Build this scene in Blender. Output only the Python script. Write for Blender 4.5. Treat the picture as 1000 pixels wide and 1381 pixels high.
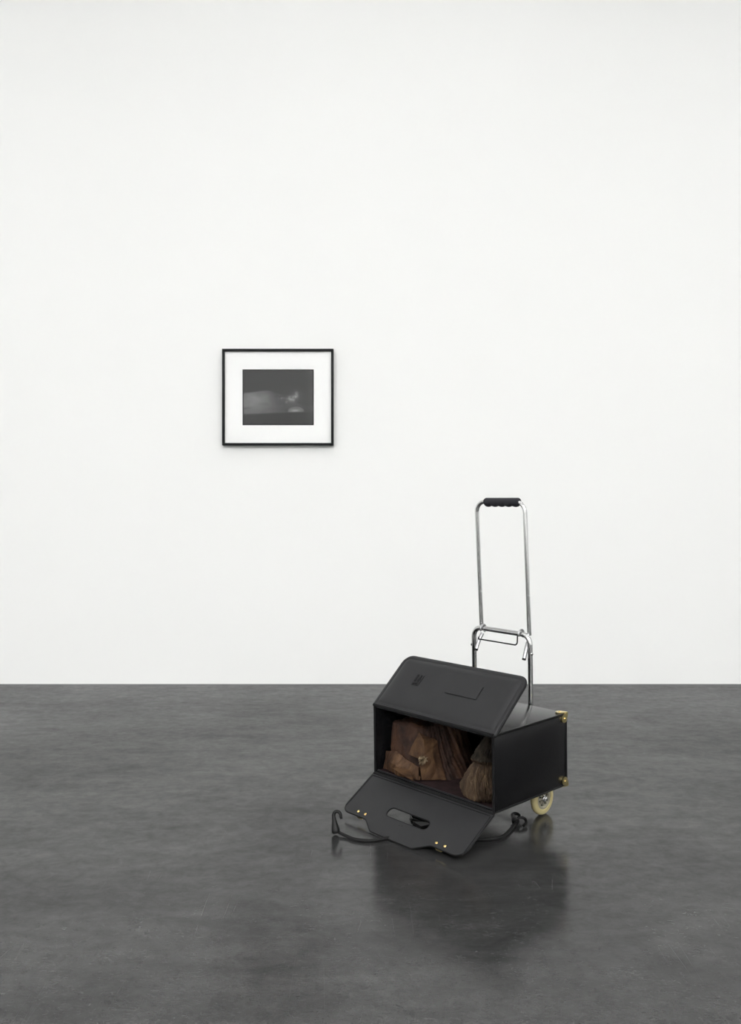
import bpy, bmesh, math, random
from mathutils import Vector, Matrix, noise

for o in list(bpy.data.objects):
    bpy.data.objects.remove(o)
scene = bpy.context.scene
COL = scene.collection
PI = math.pi

# ------------------------------------------------------------------ camera
F_PX, HORIZON, CAM_H = 1165.0, 674.0, 0.96
cam_d = bpy.data.cameras.new('camera')
cam = bpy.data.objects.new('camera', cam_d)
COL.objects.link(cam)
cam.location = (0, 0, CAM_H)
cam.rotation_euler = (PI / 2, 0, 0)
cam_d.sensor_fit = 'VERTICAL'
cam_d.sensor_height = 36.0
cam_d.lens = 36.0 * F_PX / 1381.0
cam_d.shift_y = (HORIZON - 690.5) / 1381.0
cam_d.clip_start = 0.05
scene.camera = cam

# ------------------------------------------------------------------ world and exposure
world = bpy.data.worlds.new('world')
scene.world = world
world.use_nodes = True
world.node_tree.nodes['Background'].inputs[0].default_value = (0.8, 0.85, 0.9, 1)
world.node_tree.nodes['Background'].inputs[1].default_value = 0.02
scene.view_settings.view_transform = 'Standard'
scene.view_settings.look = 'None'
scene.view_settings.gamma = 1.0
scene.view_settings.use_curve_mapping = False
scene.view_settings.exposure = 0.0
LAMP_STRENGTH = 11.2
LAMP_COLOR = (1.0, 0.998, 0.993, 1)


# ------------------------------------------------------------------ helpers
def mat(name, color=(0.5, 0.5, 0.5), rough=0.5, metal=0.0, spec=0.5, build=None):
    m = bpy.data.materials.new(name)
    m.use_nodes = True
    nt = m.node_tree
    b = nt.nodes['Principled BSDF']
    b.inputs['Base Color'].default_value = (*color, 1)
    b.inputs['Roughness'].default_value = rough
    b.inputs['Metallic'].default_value = metal
    b.inputs['Specular IOR Level'].default_value = spec
    if build:
        build(nt, b)
    return m


def N(nt, kind, **kw):
    n = nt.nodes.new(kind)
    for k, v in kw.items():
        if k in n.inputs:
            n.inputs[k].default_value = v
        else:
            setattr(n, k, v)
    return n


def ramp(nt, src, stops):
    r = nt.nodes.new('ShaderNodeValToRGB')
    el = r.color_ramp.elements
    while len(el) < len(stops):
        el.new(0.5)
    for e, (p, c) in zip(el, stops):
        e.position = p
        e.color = (*c, 1) if not isinstance(c, float) else (c, c, c, 1)
    nt.links.new(src, r.inputs[0])
    return r.outputs[0]


def coords(nt, scale=(1, 1, 1)):
    t = nt.nodes.new('ShaderNodeTexCoord')
    mp = nt.nodes.new('ShaderNodeMapping')
    mp.inputs['Scale'].default_value = scale
    nt.links.new(t.outputs['Object'], mp.inputs[0])
    return mp.outputs[0]


def bump(nt, b, src, strength, dist):
    n = nt.nodes.new('ShaderNodeBump')
    n.inputs['Strength'].default_value = strength
    n.inputs['Distance'].default_value = dist
    nt.links.new(src, n.inputs['Height'])
    nt.links.new(n.outputs[0], b.inputs['Normal'])
    return n


def obj(name, bm, m, parent=None, smooth=True, angle=40):
    me = bpy.data.meshes.new(name)
    bmesh.ops.recalc_face_normals(bm, faces=bm.faces)
    bm.to_mesh(me)
    bm.free()
    if smooth:
        me.polygons.foreach_set('use_smooth', [True] * len(me.polygons))
        me.set_sharp_from_angle(angle=math.radians(angle))
    o = bpy.data.objects.new(name, me)
    COL.objects.link(o)
    me.materials.append(m)
    if parent:
        o.parent = parent
    return o


def thing(name, label, cat, loc=(0, 0, 0), rot=(0, 0, 0), group=None):
    o = bpy.data.objects.new(name, None)
    COL.objects.link(o)
    o.location = loc
    o.rotation_euler = rot
    o.empty_display_size = 0.05
    o['label'] = label
    o['category'] = cat
    if group:
        o['group'] = group
    return o


def struct(name, bm, m, label=None):
    o = obj(name, bm, m, smooth=False)
    o['kind'] = 'structure'
    if label:
        o['label'] = label
    return o


def box(bm, lo, hi, bevel=0.0, seg=2):
    vs = [bm.verts.new((x, y, z)) for x in (lo[0], hi[0]) for y in (lo[1], hi[1]) for z in (lo[2], hi[2])]
    fs = [(0, 1, 3, 2), (4, 6, 7, 5), (0, 4, 5, 1), (2, 3, 7, 6), (0, 2, 6, 4), (1, 5, 7, 3)]
    faces = [bm.faces.new([vs[i] for i in f]) for f in fs]
    if bevel:
        edges = list({e for f in faces for e in f.edges})
        bmesh.ops.bevel(bm, geom=edges, offset=bevel, segments=seg, affect='EDGES', profile=0.5)
    return bm


def tube(bm, pts, rad, seg=12, closed=False, caps=True):
    pts = [Vector(p) for p in pts]
    n = len(pts)
    rads = rad if isinstance(rad, (list, tuple)) else [rad] * n
    rings = []
    prev = None
    for i, p in enumerate(pts):
        a = pts[(i - 1) % n] if (closed or i > 0) else p
        c = pts[(i + 1) % n] if (closed or i < n - 1) else p
        t = (c - a).normalized()
        if prev is None:
            up = Vector((0, 0, 1)) if abs(t.z) < 0.9 else Vector((0, 1, 0))
            x = t.cross(up).normalized()
        else:
            x = (prev - t * prev.dot(t)).normalized()
        prev = x
        y = t.cross(x)
        rings.append([bm.verts.new(p + (x * math.cos(2 * PI * k / seg) + y * math.sin(2 * PI * k / seg)) * rads[i]) for k in range(seg)])
    m = n if closed else n - 1
    for i in range(m):
        A, B = rings[i], rings[(i + 1) % n]
        off = 0
        if closed and i == n - 1:
            off = min(range(seg), key=lambda s: (A[0].co - B[s].co).length)
        for k in range(seg):
            bm.faces.new((A[k], A[(k + 1) % seg], B[(k + 1 + off) % seg], B[(k + off) % seg]))
    if caps and not closed:
        bm.faces.new(rings[0][::-1])
        bm.faces.new(rings[-1])
    return bm


def fillet(pts, rads, seg=8):
    """round the inner corners of a 3D polyline"""
    pts = [Vector(p) for p in pts]
    if not isinstance(rads, (list, tuple)):
        rads = [rads] * len(pts)
    out = [pts[0]]
    for i in range(1, len(pts) - 1):
        p, a, c, r = pts[i], pts[i - 1], pts[i + 1], rads[i]
        d1, d2 = (a - p).normalized(), (c - p).normalized()
        ang = d1.angle(d2)
        t = r / math.tan(ang / 2)
        cen = p + (d1 + d2).normalized() * (r / math.sin(ang / 2))
        s, e = p + d1 * t - cen, p + d2 * t - cen
        for k in range(seg + 1):
            q = s.lerp(e, k / seg)
            f = k / seg
            w = s.angle(e)
            q = (s * math.sin((1 - f) * w) + e * math.sin(f * w)) / math.sin(w)
            out.append(cen + q)
    out.append(pts[-1])
    return out


def spline(pts, n=10, closed=False):
    pts = [Vector(p) for p in pts]
    out = []
    m = len(pts)
    for i in range(m if closed else m - 1):
        p0 = pts[(i - 1) % m] if closed else pts[max(i - 1, 0)]
        p1, p2 = pts[i], pts[(i + 1) % m]
        p3 = pts[(i + 2) % m] if closed else pts[min(i + 2, m - 1)]
        for k in range(n):
            t = k / n
            out.append(0.5 * ((2 * p1) + (p2 - p0) * t + (2 * p0 - 5 * p1 + 4 * p2 - p3) * t * t + (3 * p1 - p0 - 3 * p2 + p3) * t ** 3))
    if not closed:
        out.append(pts[-1])
    return out


def round2d(poly, rads, seg=8):
    """rounded closed 2D polygon"""
    out = []
    n = len(poly)
    for i in range(n):
        p, a, c = Vector(poly[i]), Vector(poly[i - 1]), Vector(poly[(i + 1) % n])
        r = rads[i] if isinstance(rads, (list, tuple)) else rads
        if r <= 0:
            out.append(p)
            continue
        d1, d2 = (a - p).normalized(), (c - p).normalized()
        ang = d1.angle(d2)
        t = r / math.tan(ang / 2)
        s, e = p + d1 * t, p + d2 * t
        cen = p + (d1 + d2).normalized() * (r / math.sin(ang / 2))
        vs, ve = s - cen, e - cen
        w = vs.angle(ve)
        for k in range(seg + 1):
            f = k / seg
            out.append(cen + (vs * math.sin((1 - f) * w) + ve * math.sin(f * w)) / math.sin(w))
    return out


def inset2d(loop, d):
    """loop moved inwards by d (counter-clockwise loops)"""
    n = len(loop)
    area = sum(loop[i].x * loop[(i + 1) % n].y - loop[(i + 1) % n].x * loop[i].y for i in range(n))
    s = 1 if area > 0 else -1
    out = []
    for i in range(n):
        t = (loop[(i + 1) % n] - loop[i - 1]).normalized()
        out.append(loop[i] + Vector((-t.y, t.x)) * d * s)
    return out


def slab(bm, outer, fn, n0, n1, holes=()):
    """plate between heights n0 and n1, outline in 2D, fn(a, b, n) -> 3D"""
    def face(h):
        loops = [[bm.verts.new(fn(p[0], p[1], h)) for p in lp] for lp in (outer, *holes)]
        es = [bm.edges.new((lp[i], lp[(i + 1) % len(lp)])) for lp in loops for i in range(len(lp))]
        bmesh.ops.triangle_fill(bm, edges=es, use_beauty=True)
        return loops
    A, B = face(n0), face(n1)
    for la, lb in zip(A, B):
        for i in range(len(la)):
            j = (i + 1) % len(la)
            bm.faces.new((la[i], la[j], lb[j], lb[i]))
    return bm


def lathe(bm, prof, fn, seg=32, closed=False):
    """revolve (radius, height) profile, fn(x, y, h) -> 3D"""
    rings = [[bm.verts.new(fn(r * math.cos(2 * PI * k / seg), r * math.sin(2 * PI * k / seg), h)) for k in range(seg)] for r, h in prof]
    m = len(prof)
    for i in range(m if closed else m - 1):
        A, B = rings[i], rings[(i + 1) % m]
        for k in range(seg):
            bm.faces.new((A[k], A[(k + 1) % seg], B[(k + 1) % seg], B[k]))
    if not closed:
        bm.faces.new(rings[0][::-1])
        bm.faces.new(rings[-1])
    return bm


# ------------------------------------------------------------------ materials
def b_wall(nt, b):
    n = N(nt, 'ShaderNodeTexNoise', Scale=140.0, Detail=4.0)
    nt.links.new(coords(nt), n.inputs['Vector'])
    bump(nt, b, n.outputs[0], 0.05, 0.002)


M_WALL = mat('white_wall_paint', (0.835, 0.838, 0.828), 0.9, spec=0.2, build=b_wall)
M_CEIL = mat('ceiling_paint', (0.82, 0.82, 0.81), 0.9, spec=0.2)


def b_floor(nt, b):
    L = nt.links
    big = N(nt, 'ShaderNodeTexNoise', Scale=1.1, Detail=7.0, Roughness=0.62, Distortion=0.6)
    L.new(coords(nt, (1, 2.0, 1)), big.inputs['Vector'])
    mid = N(nt, 'ShaderNodeTexNoise', Scale=9.0, Detail=8.0, Roughness=0.7, Distortion=0.4)
    L.new(coords(nt, (0.7, 1.6, 1)), mid.inputs['Vector'])
    fine = N(nt, 'ShaderNodeTexNoise', Scale=120.0, Detail=4.0, Roughness=0.7)
    L.new(coords(nt, (0.6, 1.3, 1)), fine.inputs['Vector'])
    c1 = ramp(nt, big.outputs[0], [(0.3, (0.021, 0.021, 0.0212)), (0.7, (0.037, 0.037, 0.0366))])
    c2 = ramp(nt, mid.outputs[0], [(0.3, 0.74), (0.7, 1.28)])
    c3 = ramp(nt, fine.outputs[0], [(0.3, 0.74), (0.7, 1.28)])
    m1 = N(nt, 'ShaderNodeMix', data_type='RGBA', blend_type='MULTIPLY')
    m1.inputs[0].default_value = 1
    L.new(c1, m1.inputs[6]); L.new(c2, m1.inputs[7])
    m2 = N(nt, 'ShaderNodeMix', data_type='RGBA', blend_type='MULTIPLY')
    m2.inputs[0].default_value = 1
    L.new(m1.outputs[2], m2.inputs[6]); L.new(c3, m2.inputs[7])
    # faint scratches: thin contour lines of strongly stretched noise
    prev = m2.outputs[2]
    for ang, off, th in ((0.55, 3.1, 0.0012), (-1.1, 8.7, 0.0010), (1.3, 15.2, 0.0010)):
        t = nt.nodes.new('ShaderNodeTexCoord')
        mp = nt.nodes.new('ShaderNodeMapping')
        mp.inputs['Location'].default_value = (off, off * .7, 0)
        mp.inputs['Rotation'].default_value = (0, 0, ang)
        mp.inputs['Scale'].default_value = (3.2, 0.22, 1)
        L.new(t.outputs['Object'], mp.inputs[0])
        v = N(nt, 'ShaderNodeTexNoise', Scale=1.6, Detail=1.0)
        L.new(mp.outputs[0], v.inputs['Vector'])
        su = N(nt, 'ShaderNodeMath', operation='SUBTRACT')
        su.inputs[1].default_value = 0.5
        L.new(v.outputs[0], su.inputs[0])
        ab = N(nt, 'ShaderNodeMath', operation='ABSOLUTE')
        L.new(su.outputs[0], ab.inputs[0])
        ln = N(nt, 'ShaderNodeMath', operation='LESS_THAN')
        ln.inputs[1].default_value = th
        L.new(ab.outputs[0], ln.inputs[0])
        gate = N(nt, 'ShaderNodeTexNoise', Scale=4.0, Detail=2.0)
        L.new(coords(nt), gate.inputs['Vector'])
        g = ramp(nt, gate.outputs[0], [(0.56, 0.0), (0.70, 0.25)])
        mu = N(nt, 'ShaderNodeMath', operation='MULTIPLY')
        L.new(ln.outputs[0], mu.inputs[0]); L.new(g, mu.inputs[1])
        mx = N(nt, 'ShaderNodeMix', data_type='RGBA')
        L.new(mu.outputs[0], mx.inputs[0])
        L.new(prev, mx.inputs[6])
        mx.inputs[7].default_value = (0.11, 0.11, 0.11, 1)
        prev = mx.outputs[2]
    L.new(prev, b.inputs['Base Color'])
    r = ramp(nt, mid.outputs[0], [(0.3, 0.145), (0.7, 0.22)])
    L.new(r, b.inputs['Coat Roughness'])
    b.inputs['Coat Weight'].default_value = 0.47
    b.inputs['Coat IOR'].default_value = 2.0
    wt = ramp(nt, big.outputs[0], [(0.3, 0.44), (0.7, 0.60)])
    grain = N(nt, 'ShaderNodeTexNoise', Scale=26.0, Detail=9.0, Roughness=0.78, Distortion=0.5)
    L.new(coords(nt, (0.9, 1.1, 1)), grain.inputs['Vector'])
    w2 = ramp(nt, grain.outputs[0], [(0.3, 0.80), (0.7, 1.20)])
    w3 = ramp(nt, mid.outputs[0], [(0.3, 0.84), (0.7, 1.16)])
    k1 = N(nt, 'ShaderNodeMath', operation='MULTIPLY')
    k2 = N(nt, 'ShaderNodeMath', operation='MULTIPLY')
    L.new(wt, k1.inputs[0]); L.new(w2, k1.inputs[1]); L.new(k1.outputs[0], k2.inputs[0]); L.new(w3, k2.inputs[1])
    L.new(k2.outputs[0], b.inputs['Coat Weight'])
    bp = bump(nt, b, fine.outputs[0], 0.05, 0.001)
    L.new(bp.outputs[0], b.inputs['Coat Normal'])


M_FLOOR = mat('polished_dark_concrete', (0.05, 0.05, 0.05), 0.6, spec=0.0, build=b_floor)


def leather(scale, strength, c0, c1):
    def f(nt, b):
        v = N(nt, 'ShaderNodeTexVoronoi', Scale=scale)
        co = coords(nt)
        nt.links.new(co, v.inputs['Vector'])
        bump(nt, b, v.outputs['Distance'], strength, 0.0006)
        n = N(nt, 'ShaderNodeTexNoise', Scale=14.0, Detail=5.0)
        nt.links.new(co, n.inputs['Vector'])
        nt.links.new(ramp(nt, n.outputs[0], [(0.3, c0), (0.7, c1)]), b.inputs['Base Color'])
    return f


M_LEATHER = mat('black_case_leather', rough=0.2, spec=0.2, build=leather(700, 0.04, (0.005, 0.005, 0.0055), (0.007, 0.007, 0.0076)))
M_LIDSKIN = mat('charcoal_lid_lining', rough=0.5, spec=0.35, build=leather(500, 0.10, (0.0105, 0.0105, 0.0117), (0.014, 0.014, 0.0152)))
M_PIPING = mat('black_edge_piping', (0.007, 0.007, 0.0075), 0.5, spec=0.16)
M_DARKGAP = mat('black_hole', (0.004, 0.004, 0.004), 0.8)


def b_lining(nt, b):
    n = N(nt, 'ShaderNodeTexNoise', Scale=40.0, Detail=6.0)
    nt.links.new(coords(nt), n.inputs['Vector'])
    nt.links.new(ramp(nt, n.outputs[0], [(0.3, (0.018, 0.011, 0.0115)), (0.7, (0.032, 0.019, 0.0195))]), b.inputs['Base Color'])


M_LINING = mat('maroon_lining', rough=0.85, spec=0.1, build=b_lining)
M_BRASS = mat('brass', (0.72, 0.60, 0.30), 0.28, 1.0)
M_STUD = mat('polished_brass_stud', (0.85, 0.62, 0.25), 0.22, 1.0)
M_CHROME = mat('chrome', (0.62, 0.62, 0.62), 0.14, 1.0)
M_STEEL = mat('dull_steel', (0.42, 0.42, 0.43), 0.3, 1.0)
M_GRIP = mat('dark_foam_grip', (0.016, 0.016, 0.020), 0.65, spec=0.3)
M_TYRE = mat('cream_plastic_tyre', (0.50, 0.43, 0.22), 0.4, spec=0.5)
M_HUB = mat('grey_wheel_hub', (0.34, 0.32, 0.25), 0.4, 0.3)
M_CORD = mat('black_elastic_cord', (0.012, 0.012, 0.012), 0.6, spec=0.15)
M_HOOK = mat('black_plastic_hook', (0.007, 0.007, 0.007), 0.4, spec=0.2)


def b_hide(cols, sc, stretch, streng):
    def f(nt, b):
        L = nt.links
        a = N(nt, 'ShaderNodeTexNoise', Scale=sc, Detail=8.0, Roughness=0.65, Distortion=0.8)
        L.new(coords(nt, stretch), a.inputs['Vector'])
        L.new(ramp(nt, a.outputs[0], cols), b.inputs['Base Color'])
        w = N(nt, 'ShaderNodeTexNoise', Scale=sc * 4, Detail=6.0, Roughness=0.7, Distortion=0.5)
        L.new(coords(nt, stretch), w.inputs['Vector'])
        bump(nt, b, w.outputs[0], streng, 0.004)
    return f


M_HIDE = mat('brown_hide', rough=0.6, spec=0.15, build=b_hide(
    [(0.28, (0.010, 0.0065, 0.006)), (0.45, (0.028, 0.0150, 0.0112)), (0.6, (0.056, 0.028, 0.017)), (0.75, (0.095, 0.052, 0.027))], 16, (1, 1, 0.55), 0.4))
M_HIDE2 = mat('ochre_hide', rough=0.6, spec=0.15, build=b_hide(
    [(0.28, (0.014, 0.008, 0.006)), (0.46, (0.045, 0.024, 0.014)), (0.6, (0.088, 0.048, 0.025)), (0.74, (0.14, 0.086, 0.044))], 20, (1, 1, 0.6), 0.3))
M_KNOT = mat('pale_raw_knot', rough=0.7, spec=0.3, build=b_hide(
    [(0.3, (0.05, 0.033, 0.018)), (0.5, (0.15, 0.11, 0.065)), (0.7, (0.25, 0.20, 0.13))], 60, (1, 1, 1), 0.5))
M_CLOTH = mat('brown_gathered_cloth', rough=0.65, spec=0.15, build=b_hide(
    [(0.28, (0.014, 0.010, 0.007)), (0.5, (0.050, 0.032, 0.020)), (0.72, (0.115, 0.078, 0.046))], 26, (1.6, 1.6, 0.35), 0.6))
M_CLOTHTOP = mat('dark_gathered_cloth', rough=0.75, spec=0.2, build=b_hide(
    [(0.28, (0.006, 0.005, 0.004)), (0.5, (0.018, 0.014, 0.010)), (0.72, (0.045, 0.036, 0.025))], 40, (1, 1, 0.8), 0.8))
M_FRAME = mat('black_frame_wood', (0.008, 0.008, 0.009), 0.5, spec=0.15)
M_MAT = mat('white_mat_board', (0.93, 0.93, 0.925), 0.85, spec=0.2)


def b_lamp(nt, b):
    b.inputs['Base Color'].default_value = (0.9, 0.9, 0.9, 1)
    b.inputs['Emission Color'].default_value = LAMP_COLOR
    b.inputs['Emission Strength'].default_value = LAMP_STRENGTH


M_LAMP = mat('lamp_diffuser', rough=0.6, build=b_lamp)
M_LAMPBODY = mat('lamp_housing', (0.7, 0.7, 0.7), 0.5)

# ------------------------------------------------------------------ the room
WALL_Y = 4.50
RX0, RX1, RY0, RZ = -5.5, 5.5, -6.0, 4.6
struct('floor', box(bmesh.new(), (RX0 - .2, RY0 - .2, -0.2), (RX1 + .2, WALL_Y + .2, 0)), M_FLOOR, 'dark grey polished concrete floor')
struct('wall_back', box(bmesh.new(), (RX0 - .2, WALL_Y, 0), (RX1 + .2, WALL_Y + .2, RZ)), M_WALL, 'plain white gallery wall')
struct('wall_left', box(bmesh.new(), (RX0 - .2, RY0, 0), (RX0, WALL_Y, RZ)), M_WALL)
struct('wall_right', box(bmesh.new(), (RX1, RY0, 0), (RX1 + .2, WALL_Y, RZ)), M_WALL)
struct('wall_front', box(bmesh.new(), (RX0 - .2, RY0 - .2, 0), (RX1 + .2, RY0, RZ)), M_WALL)
struct('ceiling', box(bmesh.new(), (RX0 - .2, RY0 - .2, RZ), (RX1 + .2, WALL_Y + .2, RZ + .2)), M_CEIL)

# ceiling lamps: one slim row near the wall, three rows of broad panels
lamp_rows = [(3.0, 0.09, 'slim white ceiling strip lamp', 'row nearest the picture wall'), (1.2, 0.13, 'broad white ceiling panel lamp', 'row above the black case'),
             (-2.2, 0.8, 'broad white ceiling panel lamp', 'row behind the camera'), (-4.4, 0.8, 'broad white ceiling panel lamp', 'row by the far front wall')]
for ly, hw, kind, words in lamp_rows:
    house = diff = None
    for lx, col in ((-3.4, 'left'), (0.0, 'middle'), (3.4, 'right')):
        t = thing('ceiling_lamp', '%s, %s one of the %s' % (kind, col, words), 'lamp', (lx, ly, RZ), group='ceiling lamps')
        if house is None:
            bm = bmesh.new()
            for lo, hi in (((-1.25, -hw - .02, -.1), (1.25, -hw, 0)), ((-1.25, hw, -.1), (1.25, hw + .02, 0)), ((-1.25, -hw, -.1), (-1.23, hw, 0)), ((1.23, -hw, -.1), (1.25, hw, 0))):
                box(bm, lo, hi)
            house = obj('housing', bm, M_LAMPBODY, t, smooth=False)
            diff = obj('diffuser', box(bmesh.new(), (-1.23, -hw, -.105), (1.23, hw, -.01)), M_LAMP, t, smooth=False)
        else:
            for src in (house, diff):
                c = src.copy()
                COL.objects.link(c)
                c.parent = t

# ------------------------------------------------------------------ framed photograph on the wall
FW, FH, FD, RAIL = 0.577, 0.500, 0.032, 0.0125
PX, PZ = -0.480, 1.4915
pic = thing('picture_frame', 'black framed black and white photograph with wide white mat on the wall', 'picture', (PX, WALL_Y, PZ - FH / 2))
x0, x1, z0, z1 = -FW / 2, FW / 2, 0.0, FH
for lo, hi in (((x0, -FD, z1 - RAIL), (x1, 0, z1)), ((x0, -FD, z0), (x1, 0, z0 + RAIL)),
               ((x0, -FD, z0 + RAIL), (x0 + RAIL, 0, z1 - RAIL)), ((x1 - RAIL, -FD, z0 + RAIL), (x1, 0, z1 - RAIL))):
    obj('frame_rail', box(bmesh.new(), lo, hi, 0.0012), M_FRAME, pic)
# print position inside the frame
U = 1.0 / 260.6
px0, px1 = x0 + (326.8 - 299.8) * U, x0 + (423.3 - 299.8) * U
pz1, pz0 = z1 - (497.6 - 470.3) * U, z1 - (573.2 - 470.3) * U
bm = bmesh.new()
io = [Vector((x0 + .006, z0 + .006)), Vector((x1 - .006, z0 + .006)), Vector((x1 - .006, z1 - .006)), Vector((x0 + .006, z1 - .006))]
ih = [Vector((px0, pz0)), Vector((px1, pz0)), Vector((px1, pz1)), Vector((px0, pz1))]
slab(bm, io, lambda a, b, n: (a, -n, b), 0.0142, 0.0165, [ih])
obj('mat_board', bm, M_MAT, pic, smooth=False)


def smooth(a, b, x):
    t = max(0.0, min(1.0, (x - a) / (b - a)))
    return t * t * (3 - 2 * t)


def fbm(x, y, z, octv=4):
    return noise.fractal(Vector((x, y, z)), 1.0, 2.0, octv)


def picture(x, y):
    """grey level (sRGB 0..1) of the print; x to the right, y down, 0..1"""
    g = 0.285 + 0.012 * fbm(x * 3, y * 3, 1) + 0.03 * smooth(.86, .98, x)
    # the pale draped form from the left edge
    top = 0.415 - 0.045 * smooth(0, .33, x) + 0.06 * smooth(.36, .50, x) + 0.22 * smooth(.44, .95, x)
    bot = 0.815 - 0.05 * x
    inside = smooth(top - .012, top + .03, y) * (1 - smooth(bot - .03, bot + .004, y))
    lum = 0.13 + 0.10 * math.exp(-((x - .12) / .2) ** 2 - ((y - .57) / .13) ** 2)
    lum *= 1 - .85 * smooth(.28, .60, x + .25 * (.55 - y))
    lum *= 1 + .22 * fbm(x * 7, y * 9, 21, 4)
    lum += 0.02 * fbm(x * 5, y * 16, 3) + 0.045 * smooth(.45, .6, x) * (1 - smooth(.80, .9, x)) * 0.6
    g += inside * lum
    fold = math.exp(-((y - .70 + .16 * x) / .018) ** 2) * (1 - smooth(.05, .2, x))
    g -= .05 * fold * inside
    # loose dots between
    s = fbm(x * 34, y * 26, 7, 3)
    g += smooth(.28, .6, s) * 0.14 * math.exp(-((x - .56) / .09) ** 2 - ((y - .5) / .1) ** 2)
    # bright mottled patch, upper right
    h = math.exp(-((x - .69) / .055) ** 2 - ((y - .525) / .05) ** 2) + .75 * math.exp(-((x - .755) / .028) ** 2 - ((y - .455) / .055) ** 2)
    h += .4 * math.exp(-((x - .615) / .02) ** 2 - ((y - .585) / .018) ** 2)
    g += h * (0.27 + 0.20 * fbm(x * 30, y * 26, 11, 3))
    g += 0.06 * math.exp(-((x - .76) / .09) ** 2 - ((y - .47) / .1) ** 2)
    # pale cushion, lower right
    ell = ((x - .75) / .118) ** 2 + ((y - .745) / .085) ** 2
    low = 1 - smooth(.755 - .03 * (x - .7), .775 - .03 * (x - .7), y)
    g += (1 - smooth(.75, 1.05, ell)) * low * (0.10 + 0.18 * math.exp(-((x - .735) / .06) ** 2 - ((y - .735) / .022) ** 2))
    # darker band under the form and dark edge of the sheet
    under = smooth(bot - .01, bot + .015, y)
    g -= 0.02 * under
    e = min(x, 1 - x, y * .78, (1 - y) * .78)
    g = g * (0.5 + 0.5 * smooth(0.008, .024, e))
    return max(0.05, min(.75, g))


bm = bmesh.new()
nx, nz = 200, 156
grid = [[bm.verts.new((px0 + (px1 - px0) * (-.01 + 1.02 * i / nx), -0.0141, pz1 + (pz0 - pz1) * (-.01 + 1.02 * j / nz))) for i in range(nx + 1)] for j in range(nz + 1)]
for j in range(nz):
    for i in range(nx):
        bm.faces.new((grid[j][i], grid[j + 1][i], grid[j + 1][i + 1], grid[j][i + 1]))


def b_print(nt, b):
    a = N(nt, 'ShaderNodeVertexColor', layer_name='tone')
    nt.links.new(a.outputs[0], b.inputs['Base Color'])


M_PRINT = mat('silver_print', rough=0.6, spec=0.05, build=b_print)
vals = []
for row in range(nz + 1):
    for i in range(nx + 1):
        g = picture(-.01 + 1.02 * i / nx, -.01 + 1.02 * row / nz)
        vals += [max(0, ((g + 0.055) / 1.055) ** 2.4 - .012)] * 3 + [1.0]
prt = obj('print', bm, M_PRINT, pic)
at = prt.data.color_attributes.new('tone', 'FLOAT_COLOR', 'POINT')
at.data.foreach_set('color', vals)
prt['label'] = 'dark black and white print of a pale draped form'
obj('backing_board', box(bmesh.new(), (x0 + .006, -.0138, z0 + .006), (x1 - .006, -.004, z1 - .006)), M_MAT, pic, smooth=False)


def b_glass(nt, b):
    L = nt.links
    tr = nt.nodes.new('ShaderNodeBsdfTransparent')
    gl = N(nt, 'ShaderNodeBsdfGlossy', Roughness=0.03)
    fr = N(nt, 'ShaderNodeFresnel', IOR=1.25)
    mx = nt.nodes.new('ShaderNodeMixShader')
    L.new(fr.outputs[0], mx.inputs[0]); L.new(tr.outputs[0], mx.inputs[1]); L.new(gl.outputs[0], mx.inputs[2])
    L.new(mx.outputs[0], nt.nodes['Material Output'].inputs['Surface'])


M_GLASS = mat('picture_glass', build=b_glass)
obj('glass_pane', box(bmesh.new(), (x0 + .006, -.0215, z0 + .006), (x1 - .006, -.0195, z1 - .006)), M_GLASS, pic, smooth=False)

# ------------------------------------------------------------------ the pilot case
# local axes of case and cart: x = into the case, y = along the opening (right to left), z = up
ORG = Vector((0.3382, 2.3545, 0.103))
YAW, PITCH = 0.7393, 0.0155
ROT = (0, -PITCH, YAW)
RM = Matrix.Rotation(YAW, 3, 'Z') @ Matrix.Rotation(-PITCH, 3, 'Y')
L_, D_, H_, T_ = 0.4826, 0.3391, 0.2155, 0.006

case = thing('pilot_case', 'open black leather pilot case with lid raised and handle flap folded down', 'case', ORG, ROT)
o = obj('bottom_panel', box(bmesh.new(), (0.001, 0, 0), (D_, L_, T_), .002), M_LEATHER, case)
o = obj('top_panel', box(bmesh.new(), (0.001, 0, H_ - T_), (D_, L_, H_), .002), M_LEATHER, case)
for y in (0, L_ - T_):
    obj('side_panel', box(bmesh.new(), (0.002, y, T_), (D_ - T_, y + T_, H_ - T_), .0015), M_LEATHER, case)
obj('back_panel', box(bmesh.new(), (D_ - T_, 0, T_), (D_, L_, H_ - T_), .0015), M_LEATHER, case)
o = obj('lining', box(bmesh.new(), (0.006, T_, T_), (D_ - T_, L_ - T_, T_ + .0015)), M_LINING, case, smooth=False)
o['label'] = 'dull maroon lining on the case bottom'
# piping along the outer edges
R = 0.0028
ring = lambda y: [(0.002, y, .002), (D_ - .002, y, .002), (D_ - .002, y, H_ - .002), (0.002, y, H_ - .002)]
for y in (.001, L_ - .001):
    pts = ring(y)
    for a, b in ((0, 1), (1, 2), (2, 3)):
        obj('edge_piping', tube(bmesh.new(), [pts[a], pts[b]], R, 10), M_PIPING, case)
for x, z in ((D_ - .002, .002),):
    obj('edge_piping', tube(bmesh.new(), [(x, .001, z), (x, L_ - .001, z)], R, 10), M_PIPING, case)
# rim of the opening
for a, b in (((0, .002, .003), (0, L_ - .002, .003)), ((0, .002, H_ - .003), (0, L_ - .002, H_ - .003)), ((0, .003, .003), (0, .003, H_ - .003)), ((0, L_ - .003, .003), (0, L_ - .003, H_ - .003))):
    obj('opening_rim', tube(bmesh.new(), [a, b], .0034, 10), M_PIPING, case)
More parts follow.
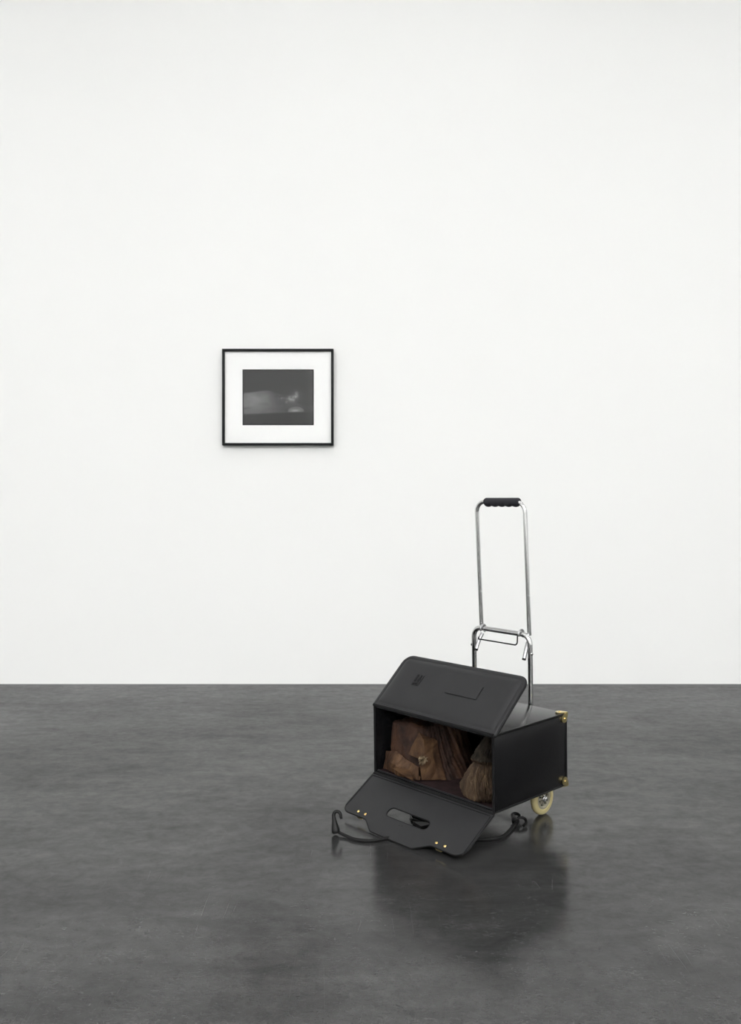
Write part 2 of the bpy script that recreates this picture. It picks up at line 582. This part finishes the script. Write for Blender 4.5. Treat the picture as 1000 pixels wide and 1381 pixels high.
# inner second rim line along bottom and top
for z in (.0085, H_ - .0085):
    obj('rim_strip', box(bmesh.new(), (.004, T_, z - .002), (.012, L_ - T_, z + .002), .001), M_LIDSKIN, case)


# brass corners at the back
def brass_corner(cx, cy, cz, sx, sy, sz):
    root = None
    poly = [Vector((-.0018, -.0018)), Vector((.019, -.0018))]
    c, r = Vector((.0145, .0145)), .0125
    pl = [Vector((-.0018, -.0018)), Vector((.006, -.0018))]
    for k in range(15):
        a = -PI / 2 + .25 + (PI + PI / 2 - .5 - (-0)) * 0
        ang = math.radians(-70 + k * (230 / 14))
        pl.append(c + Vector((math.cos(ang), math.sin(ang))) * r)
    pl.append(Vector((-.0018, .006)))
    bm = bmesh.new()
    for ax in range(3):
        def fn(a, b, n, ax=ax):
            v = [0, 0, 0]
            i, j = [(1, 2), (0, 2), (0, 1)][ax]
            v[i], v[j], v[ax] = a, b, n
            return (cx + sx * v[0], cy + sy * v[1], cz + sz * v[2])
        slab(bm, pl, fn, -.0032, -.0005)
    bmesh.ops.create_icosphere(bm, subdivisions=2, radius=.0048, matrix=Matrix.Translation((cx + sx * .0012, cy + sy * .0012, cz + sz * .0012)))
    root = obj('corner_protector', bm, M_BRASS, case)
    root['label'] = 'rounded brass corner protector'
    for ax in range(3):
        p = [.0145, .0145, .0145]
        p[ax] = -.0032
        bm = bmesh.new()
        bmesh.ops.create_uvsphere(bm, u_segments=12, v_segments=8, radius=.003, matrix=Matrix.Translation((cx + sx * p[0], cy + sy * p[1], cz + sz * p[2])))
        obj('rivet', bm, M_STUD, root)


for y, sy in ((0, 1), (L_, -1)):
    for z, sz in ((0, 1), (H_, -1)):
        brass_corner(D_, y, z, -1, sy, sz)

# ---- raised lid
LA = math.radians(40.9)
ld, ln = Vector((math.cos(LA), 0, math.sin(LA))), Vector((-math.sin(LA), 0, math.cos(LA)))
lid_fn = lambda a, b, n: Vector((0, a, H_ + .001)) + ld * b + ln * n
def lid_loop(d):
    r = max(.032 - d, .006)
    return round2d([(-.003 + d, d), (-.003 + d, .2035 - d), (.4875 - d, .2035 - d), (.4875 - d, d)], [.0015 + d * .4, r, r, .0015 + d * .4], 10)


lo = lid_loop(0)
bm = bmesh.new()
levels = [(0, -.009), (0, -.001), (.001, 0), (.009, .0002), (.0115, -.0008), (.014, .0004), (.020, .0032), (.030, .0046), (.045, .005)]
rings = [[bm.verts.new(lid_fn(p.x, p.y, h)) for p in lid_loop(d)] for d, h in levels]
for A, B in zip(rings, rings[1:]):
    for i in range(len(A)):
        j = (i + 1) % len(A)
        bm.faces.new((A[i], A[j], B[j], B[i]))
for lp in (rings[0], rings[-1]):
    bmesh.ops.triangle_fill(bm, edges=[bm.edges.get((lp[i], lp[(i + 1) % len(lp)])) for i in range(len(lp))], use_beauty=True)
lid = obj('lid', bm, M_LIDSKIN, case, angle=50)
lid['label'] = 'raised padded lid, charcoal inner side showing'
obj('edge_binding', tube(bmesh.new(), [lid_fn(p.x, p.y, -.0055) for p in lo], .0040, 10, closed=True), M_PIPING, lid)
obj('hinge_strip', tube(bmesh.new(), [(.001, .0, H_ + .0005), (.001, L_, H_ + .0005)], .0042, 10), M_PIPING, lid)


def plate(name, poly, h0, h1, rad, m, parent, fn):
    return obj(name, slab(bmesh.new(), round2d(poly, rad, 4), fn, h0, h1), m, parent, angle=30)


plate('lock_plate', [(.356, .095), (.388, .095), (.388, .138), (.356, .138)], .0035, .0066, .003, M_LIDSKIN, lid, lid_fn)
for a0, a1, b0, b1 in ((.362, .382, .099, .104), (.362, .368, .108, .134), (.376, .382, .108, .134)):
    plate('lock_bar', [(a0, b0), (a1, b0), (a1, b1), (a0, b1)], .0060, .0084, .001, M_PIPING, lid, lid_fn)
plate('patch', [(.119, .091), (.243, .091), (.243, .140), (.119, .140)], .0035, .0064, .002, M_LIDSKIN, lid, lid_fn)
obj('patch_seam', tube(bmesh.new(), [lid_fn(a, b, .0062) for a, b in [(.1205, .138), (.1205, .0925), (.2415, .0925)]], .0009, 6), M_PIPING, lid)

# ---- lower flap with the handle slot
FA = math.radians(31.2)
fd, fn_ = Vector((-math.cos(FA), 0, -math.sin(FA))), Vector((-math.sin(FA), 0, math.cos(FA)))
flap_fn = lambda a, b, n: Vector((-.002, a, .001)) + fd * b + fn_ * n
fo = round2d([(-.002, .002), (-.002, .158), (.112, .156), (.162, .187), (.330, .187), (.378, .156), (.486, .158), (.486, .002)],
             [.002, .038, .035, .02, .02, .035, .030, .002], 8)
slot = round2d([(.160, .0885), (.160, .1225), (.326, .1225), (.326, .0885)], .0165, 8)
bm = slab(bmesh.new(), fo, flap_fn, -.0042, 0, [slot])
flap = obj('handle_flap', bm, M_LIDSKIN, case, angle=30)
flap['label'] = 'folded down flap with oval handle slot and shaped edge'
obj('edge_binding', tube(bmesh.new(), [flap_fn(p.x, p.y, -.002) for p in inset2d(fo, .001)], .0024, 8, closed=True), M_PIPING, flap)
obj('slot_rim', tube(bmesh.new(), [flap_fn(p.x, p.y, -.002) for p in slot], .0024, 8, closed=True), M_PIPING, flap)
# raised welt next to the hinge and along the sides
welt = [(.004, .148), (.004, .010), (.480, .010), (.480, .14)]
obj('welt', tube(bmesh.new(), fillet([flap_fn(a, b, .0003) for a, b in welt], .004, 4), .0014, 6), M_PIPING, flap)
obj('hinge_strip', tube(bmesh.new(), [(-.002, .0, .0), (-.002, L_, .0)], .004, 10), M_PIPING, flap)
for a, b in ((.421, .1425), (.390, .1425), (.101, .1425), (.070, .1425)):
    bm = lathe(bmesh.new(), [(.0042, -.001), (.0042, .0008), (.0032, .0016), (.0012, .0019)], lambda x, y, h, a=a, b=b: flap_fn(a + x, b + y, h), 16)
    obj('rivet', bm, M_STUD, flap)
for a in (.405, .0855):
    bm = bmesh.new()
    lk = obj('lock', slab(bm, round2d([(a - .012, .136), (a - .012, .1585), (a + .012, .1585), (a + .012, .136)], .004, 4), flap_fn, -.0085, -.0043), M_BRASS, flap)
    lk['label'] = 'brass lock under the flap edge'
for a, b in ((.252, .136), (.242, .134)):
    obj('pin_hole', lathe(bmesh.new(), [(.0018, -.0005), (.0018, .0004), (.001, .0006)], lambda x, y, h, a=a, b=b: flap_fn(a + x, b + y, h), 10), M_DARKGAP, flap)

# ------------------------------------------------------------------ folding luggage cart
cart = thing('luggage_cart', 'folding chrome luggage cart with cream wheels carrying the black case', 'cart', ORG, ROT)
floor_w = lambda x: -(ORG.z + math.sin(PITCH) * x) / math.cos(PITCH)
PU = 0.357
WU, WR = 0.327, 0.0500
WW = floor_w(WU) + WR
# lower frame: two uprights with a cross bar
pts = fillet([(PU, .146, WW), (PU, .146, .428), (PU, .376, .430), (PU, .376, WW)], [0, .030, .030, 0], 10)
low = obj('lower_frame', tube(bmesh.new(), pts, .0080, 16), M_CHROME, cart)
for y, s in ((.146, -1), (.376, 1)):
    bm = lathe(bmesh.new(), [(.0052, 0), (.0052, .002), (.004, .0035), (.0015, .0042)], lambda a, b, h, y=y, s=s: (PU + a - .002, y + s * (.0068 + h), .371 + b), 12)
    obj('bolt', bm, M_CHROME, low)
# upper handle loop
ub, ut = .369, .3545
pts = fillet([(ub, .158, .425), (ut, .160, .845), (ut, .357, .845), (ub, .353, .425)], [0, .034, .034, 0], 10)
up = obj('upper_handle', tube(bmesh.new(), pts, .0068, 14), M_CHROME, cart)
for y in (.158, .3535):
    bm = bmesh.new()
    x = ub + (ut - ub) * ((.549 - .425) / .42)
    bmesh.ops.create_uvsphere(bm, u_segments=10, v_segments=8, radius=.0028, matrix=Matrix.Translation((x - .002, y - .0055, .549)))
    obj('lock_pin', bm, M_STEEL, up)
# finger grip: smooth on top, wavy underneath
bm = bmesh.new()
ns, sg = 90, 20
rings = []
for i in range(ns + 1):
    t = i / ns
    y = .181 + (.320 - .181) * t
    end = min(1, .84 + .16 * smooth(0, .03, min(t, 1 - t)))
    wave = .0034 * abs(math.sin(PI * 5.0 * t)) ** .6 - .0008
    rg = []
    for k in range(sg):
        a = 2 * PI * k / sg
        ca, sa = math.cos(a), math.sin(a)
        r = .0125
        z = sa * (r + .001) * end
        if sa < 0:
            z = sa * (r - .0005 + wave * 1.6) * end
        rg.append(bm.verts.new((ut + ca * .0125 * end, y, .8445 + z)))
    rings.append(rg)
for A, B in zip(rings, rings[1:]):
    for k in range(sg):
        bm.faces.new((A[k], A[(k + 1) % sg], B[(k + 1) % sg], B[k]))
bm.faces.new(rings[0]); bm.faces.new(rings[-1])
obj('grip', bm, M_GRIP, up)['label'] = 'dark foam finger grip'
# latch hooks around the cross bar, stubs below and the wire between them
for y, s in ((.336, 1), (.180, -1)):
    c = Vector((PU, y, .429))
    pth = [c + Vector((math.cos(a) * .0125, 0, math.sin(a) * .0125)) for a in [math.radians(d) for d in range(-60, 215, 15)]]
    hk = obj('latch_hook', tube(bmesh.new(), pth, .0034, 8), M_STEEL, cart)
    st = [(PU + .010, y + .012 * s, .410), (PU - .004, y + .014 * s, .390), (PU - .020, y + .0135 * s, .362)]
    if s < 0:
        st = [(PU + .010, y - .018, .404), (PU - .004, y - .0215, .384), (PU - .018, y - .024, .356)]
    obj('latch_stub', tube(bmesh.new(), spline(st, 6), .0060, 12), M_STEEL, hk)
    e0, e1 = Vector(st[-2]), Vector(st[-1])
    dd = (e1 - e0).normalized()
    obj('stub_plug', tube(bmesh.new(), [e1 - dd * .0005, e1 + dd * .004], .0062, 12), M_PIPING, hk)
pth = fillet([(PU - .008, .189, .425), (PU - .011, .188, .393), (PU - .010, .349, .394), (PU - .006, .350, .400)], [0, .010, .002, 0], 6)
obj('latch_wire', tube(bmesh.new(), pth, .0022, 8), M_PIPING, cart)
# base: tube frame under the case, front foot, axle
bw = -.0068
obj('base_frame', tube(bmesh.new(), fillet([(PU - .009, .155, bw), (.065, .155, bw), (.065, .365, bw), (PU - .009, .365, bw)], [0, .03, .03, 0], 8), .0065, 12), M_STEEL, cart)
fz = floor_w(.08) + .0067
obj('front_foot', tube(bmesh.new(), fillet([(.075, .20, bw - .006), (.085, .20, fz), (.085, .32, fz), (.075, .32, bw - .006)], [0, .02, .02, 0], 8), .0065, 12), M_STEEL, cart)
obj('axle', tube(bmesh.new(), [(WU, .072, WW), (WU, .446, WW)], .005, 12), M_STEEL, cart)
for y in (.146, .376):
    obj('axle_bracket', box(bmesh.new(), (WU - .012, y - .006, WW - .010), (PU + .006, y + .006, WW + .012), .002), M_STEEL, cart)


def wheel(y, s):
    """tyre and hub with spokes and axle cap, s = outward direction"""
    fn = lambda a, b, h: (WU + a, y + s * h, WW + b)
    w = .010
    prof = [(.034, -w), (.043, -w), (.048, -w * .7), (WR, -w * .2), (WR, w * .2), (.048, w * .7), (.043, w), (.034, w), (.032, w * .6), (.032, -w * .6)]
    ty = obj('wheel', lathe(bmesh.new(), prof, fn, 48, closed=True), M_TYRE, cart, angle=60)
    ty['label'] = 'cream plastic wheel with grey hub'
    obj('hub_rim', lathe(bmesh.new(), [(.024, -.008), (.0325, -.008), (.0325, .0075), (.0305, .0085), (.026, .0085), (.024, .007)], fn, 40, closed=True), M_HUB, ty)
    obj('hub_web', lathe(bmesh.new(), [(.004, -.003), (.0245, -.003), (.0245, .001), (.004, .001)], fn, 32, closed=True), M_PIPING, ty)
    for k in range(8):
        a = 2 * PI * k / 8
        ca, sa = math.cos(a), math.sin(a)
        bm = slab(bmesh.new(), [Vector((.008, -.003)), Vector((.0255, -.0022)), Vector((.0255, .0022)), Vector((.008, .003))],
                  lambda p, q, h: fn(p * ca - q * sa, p * sa + q * ca, h), -.002, .0065)
        obj('spoke', bm, M_HUB, ty, smooth=False)
    obj('axle_cap', lathe(bmesh.new(), [(.011, -.006), (.011, .009), (.009, .012), (.0065, .0125), (.0065, .016), (.004, .018), (.001, .0185)], fn, 24), M_CHROME, ty)


wheel(.084, -1)
wheel(.434, 1)

# ------------------------------------------------------------------ elastic cord with two hooks on the floor
def G(x, y, z):
    """point given in cart axes on the floor, z above the floor, world coordinates"""
    p = Vector((ORG.x, ORG.y, 0)) + Matrix.Rotation(YAW, 3, 'Z') @ Vector((x, y, 0))
    p.z = z
    return p


base = G(-.1, .2, 0)
cord = thing('elastic_cord', 'black elastic luggage cord with plastic hooks lying on the floor under the case', 'cord', base)
loc = lambda x, y, z: G(x, y, z) - base
cr = .0048
pth = spline([loc(-.239, .373, .009), loc(-.234, .345, .0055), loc(-.231, .313, cr), loc(-.207, .277, cr), loc(-.165, .26, cr), loc(-.09, .235, cr), loc(-.03, .16, cr),
              loc(.024, .083, cr), loc(.055, .055, cr), loc(.095, .047, cr), loc(.150, .064, cr), loc(.190, .078, .007)], 10)
obj('elastic', tube(bmesh.new(), pth, cr, 12), M_CORD, cord)


def hook(a, b, side, lift):
    """plastic hook: cone from a to b, then a crook turning towards side"""
    a, b = Vector(a), Vector(b)
    d = (b - a)
    n = d.normalized()
    s = (Vector(side) - n * n.dot(Vector(side))).normalized()
    pts, rad = [], []
    for t, r in ((0, .0092), (.08, .0120), (.2, .0118), (.5, .0094), (.8, .0066), (1.0, .0058)):
        pts.append(a + d * t); rad.append(r)
    c = b + s * .0105
    for k in range(1, 11):
        ang = PI * 1.12 * k / 10
        pts.append(c - s * math.cos(ang) * .0105 + n * math.sin(ang) * .0125)
        rad.append(.0058 - .0014 * k / 10)
    e = pts[-1]
    pts.append(e - n * .006 + s * .002); rad.append(.0036)
    return tube(bmesh.new(), pts, rad, 12)


h1 = obj('hook', hook(loc(-.245, .379, .0055), loc(-.241, .395, .049), loc(-.20, .32, 0) - loc(-.243, .373, 0), 0), M_HOOK, cord)
h2 = obj('hook', hook(loc(.196, .080, .0095), loc(.216, .108, .016), loc(.27, .03, 0.0) - loc(.196, .08, 0), 0), M_HOOK, cord)
pts = spline([loc(.198, .082, .012), loc(.208, .078, .021), loc(.220, .068, .018), loc(.216, .058, .010), loc(.198, .054, .006)], 6)
obj('hook_guard', tube(bmesh.new(), pts, .0045, 10), M_HOOK, cord)

# dark buckle under the flap, seen through the handle slot
bb = G(0, .29, 0)
buck = thing('strap_buckle', 'small black strap buckle on the floor seen through the oval handle slot', 'buckle', bb)
bl = lambda x, y, z: G(x, y, z) - bb
fr = fillet([bl(.012, .335, .004), bl(-.006, .312, .004), bl(.006, .262, .004), bl(.018, .262, .004), bl(.012, .335, .004)], [0, .005, .004, .004, 0], 4)
obj('buckle_frame', tube(bmesh.new(), fr, .0036, 8), M_HOOK, buck)
bm = bmesh.new()
sl = [bl(-.02, .295, 0), bl(-.03, .25, 0), bl(.002, .243, 0), bl(.006, .262, 0)]
slab(bm, [Vector((p.x, p.y)) for p in sl], lambda a, b, n: (a, b, n), .001, .0075)
obj('strap_end', bm, M_HOOK, buck)

# ------------------------------------------------------------------ things inside the case
zin = T_ + .0017
inside_rot = ROT


def ridge(v):
    return 1 - abs(v)


cen = Vector((.13, .37, zin))
hide = thing('hide_bundle', 'crumpled brown leather bundle standing inside the open case', 'bundle', ORG + RM @ cen, inside_rot)
basep = spline([(.030, .462), (.018, .43), (.016, .39), (.034, .325), (.068, .277), (.115, .252), (.175, .252), (.25, .285), (.275, .36), (.26, .44), (.16, .468), (.07, .470)], 18, True) if False else \
    [Vector((p.x, p.y, 0)) for p in spline([(.034, .458, 0), (.024, .43, 0), (.024, .39, 0), (.040, .325, 0), (.072, .276, 0), (.115, .248, 0), (.175, .240, 0), (.25, .285, 0), (.275, .36, 0), (.26, .44, 0), (.16, .466, 0), (.07, .468, 0)], 18, True)]
topp = [Vector((p.x, p.y, 0)) for p in spline([(.047, .446, 0), (.050, .43, 0), (.056, .40, 0), (.076, .355, 0), (.098, .318, 0), (.122, .298, 0), (.165, .288, 0), (.23, .315, 0), (.245, .36, 0), (.235, .43, 0), (.16, .452, 0), (.07, .454, 0)], 18, True)]
bm = bmesh.new()
nr = 70
tw = .152
c2 = Vector((.15, .375, 0))
rings = []
na = len(basep)
for j in range(nr + 1):
    t = j / nr
    rg = []
    for i in range(na):
        p = basep[i].lerp(topp[i], t ** .85)
        d = (p - c2).normalized()
        s = i / na * 40
        side = smooth(.20, .30, i / na) * (1 - smooth(.62, .70, i / na))
        ph = i / na * 150 + 5.5 * t + 2.0 * fbm(p.x * 14, p.y * 14, t * 1.6, 2)
        pleat = abs(math.sin(ph)) ** .7 * .0065 + abs(math.sin(ph * .43 + 1)) * .006 - .007
        f = .006 * fbm(p.x * 20 + t * .5, p.y * 20 + t * .5, t * .9, 2) + .0025 * fbm(p.x * 70, p.y * 70, t * 6, 3) + side * pleat
        f *= .5 + .5 * smooth(0, .2, t) * (1 - .4 * smooth(.85, 1, t))
        if t > .94:
            f -= (t - .94) * .12
        p = p + d * f
        z = zin + .001 + tw * t + (.010 * fbm(p.x * 18, p.y * 18, 5, 3) * t)
        rg.append(bm.verts.new(p + Vector((0, 0, z)) - cen))
    rings.append(rg)
for j in range(1, 13):
    t = j / 13
    rg = []
    for i in range(na):
        v = rings[nr][i].co + cen
        q = Vector((c2.x, c2.y, v.z))
        p = v.lerp(q, t)
        p.z += -.004 * t + .005 * fbm(p.x * 40, p.y * 40, 2, 3)
        rg.append(bm.verts.new(p - cen))
    rings.append(rg)
for A, B in zip(rings, rings[1:]):
    for i in range(na):
        k = (i + 1) % na
        bm.faces.new((A[i], A[k], B[k], B[i]))
bm.faces.new(rings[0][::-1]); bm.faces.new(rings[-1])
obj('body', bm, M_HIDE, hide, angle=80)


def crumple(name, pts, faces, thick, m, parent, origin, amp, seed, cuts=5):
    """thick folded sheet from a few control points, subdivided and crumpled"""
    bm = bmesh.new()
    vs = [bm.verts.new(Vector(p) - origin) for p in pts]
    for f in faces:
        bm.faces.new([vs[i] for i in f])
    bmesh.ops.recalc_face_normals(bm, faces=bm.faces)
    for _ in range(cuts):
        bmesh.ops.subdivide_edges(bm, edges=bm.edges[:], cuts=1, use_grid_fill=True, smooth=0.0)
        if _ < 2:
            bmesh.ops.smooth_vert(bm, verts=[v for v in bm.verts if not v.is_boundary], factor=.25, use_axis_x=True, use_axis_y=True, use_axis_z=True)
    bm.normal_update()
    for v in bm.verts:
        p = v.co
        f = fbm(p.x * 20 + seed, p.y * 20, p.z * 9, 2) * amp + (abs(math.sin(p.y * 190 + p.z * 60 + seed + 2.2 * fbm(p.x * 18, p.y * 18, p.z * 18, 2))) ** .6 - .6) * amp * .55
        v.co = p + v.normal * f
    bm.normal_update()
    g = bmesh.ops.solidify(bm, geom=bm.faces[:], thickness=thick)
    return obj(name, bm, m, parent, angle=70)


# hanging peaked fold in front of the body
A, B, C_, Dp, E_, F_, K_, R_ = ((.052, .338, .146), (.030, .368, .078), (.024, .292, .100), (.030, .305, zin + .006), (.083, .258, zin + .006), (.088, .296, .122), (.022, .31, .078), (.036, .302, .126))
crumple('peaked_fold', [A, B, K_, C_, R_, F_, E_, Dp], [(0, 1, 2, 3, 4), (0, 4, 5), (4, 3, 6, 5), (3, 2, 7, 6)], .004, M_HIDE2, hide, cen, .0055, 3.0)
# low fold in front on the left
low_pts = [(.034, .466, .066), (.030, .414, .077), (.026, .368, .063), (.026, .315, .051), (.022, .309, zin + .006), (.013, .383, zin + .004), (.022, .466, zin + .006),
           (.012, .44, .042), (.008, .39, .040), (.013, .34, .032)]
crumple('front_fold', low_pts, [(0, 7, 6), (0, 1, 7), (1, 8, 7), (7, 8, 5, 6), (1, 2, 8), (2, 9, 8), (8, 9, 5), (2, 3, 9), (3, 4, 9), (9, 4, 5)], .006, M_HIDE2, hide, cen, .0050, 8.0)
# pale knot
bm = bmesh.new()
bmesh.ops.create_icosphere(bm, subdivisions=4, radius=.0135, matrix=Matrix.Translation(Vector((.020, .292, .078)) - cen))
kc = Vector((.020, .292, .078)) - cen
for v in bm.verts:
    d = (v.co - kc).normalized()
    v.co = kc + d * (.0090 + .013 * fbm(d.x * 3.0, d.y * 3.0, d.z * 3.0 + 4, 4))
obj('knot', bm, M_KNOT, hide, angle=80)

# gathered bundle at the right end
gc = Vector((.066, .088, zin))
gat = thing('gathered_bundle', 'wrinkled brown bundle gathered at the neck beside the right case wall', 'bundle', ORG + RM @ gc, inside_rot)
prof = [(.0, .042), (.004, .054), (.016, .064), (.034, .066), (.054, .059), (.072, .049), (.086, .040), (.096, .031), (.101, .030), (.106, .034), (.111, .038), (.116, .035), (.122, .033), (.135, .034), (.150, .030), (.168, .022), (.182, .010)]
bm = bmesh.new()
na, co_rings = 420, []
hs = [i / 90 * .182 for i in range(91)]
for h in hs:
    for (h0, r0), (h1_, r1) in zip(prof, prof[1:]):
        if h <= h1_ + 1e-9:
            f = (h - h0) / (h1_ - h0)
            r = r0 + (r1 - r0) * (f * f * (3 - 2 * f) * .5 + f * .5)
            break
    rg = []
    lean = Vector((.012 * smooth(.1, .18, h), -.018 * smooth(.09, .18, h), 0))
    for i in range(na):
        a = 2 * PI * i / na
        tw_ = a + .9 * (h / .1) * .35 + .25 * fbm(math.cos(a) * 1.5, math.sin(a) * 1.5, h * 18, 2)
        pl = .35 * abs(math.sin(a * 34 + 30 * h + 2 * fbm(math.cos(a) * 4, math.sin(a) * 4, h * 40, 2))) ** .6 + .6 * abs(math.sin(tw_ * 12 + 1.2 * fbm(math.cos(a) * 2, math.sin(a) * 2, h * 9 + 7, 2))) ** .55 + abs(math.sin(tw_ * 21 + 1.3 + 14 * h)) ** .8 * .25
        wr = fbm(math.cos(a) * 3.2, math.sin(a) * 3.2, h * 30 + 3, 3)
        rr = r * (1 + .34 * (pl - .85) + .09 * wr)
        p = Vector((math.cos(a) * rr, math.sin(a) * rr, h + .001))
        p = p + lean
        p.y = max(p.y, -gc.y + T_ + .003)
        p.x = max(p.x, -gc.x + .008 + .009 * max(0, 1 - pl))
        rg.append(p)
    co_rings.append(rg)
bm.free()
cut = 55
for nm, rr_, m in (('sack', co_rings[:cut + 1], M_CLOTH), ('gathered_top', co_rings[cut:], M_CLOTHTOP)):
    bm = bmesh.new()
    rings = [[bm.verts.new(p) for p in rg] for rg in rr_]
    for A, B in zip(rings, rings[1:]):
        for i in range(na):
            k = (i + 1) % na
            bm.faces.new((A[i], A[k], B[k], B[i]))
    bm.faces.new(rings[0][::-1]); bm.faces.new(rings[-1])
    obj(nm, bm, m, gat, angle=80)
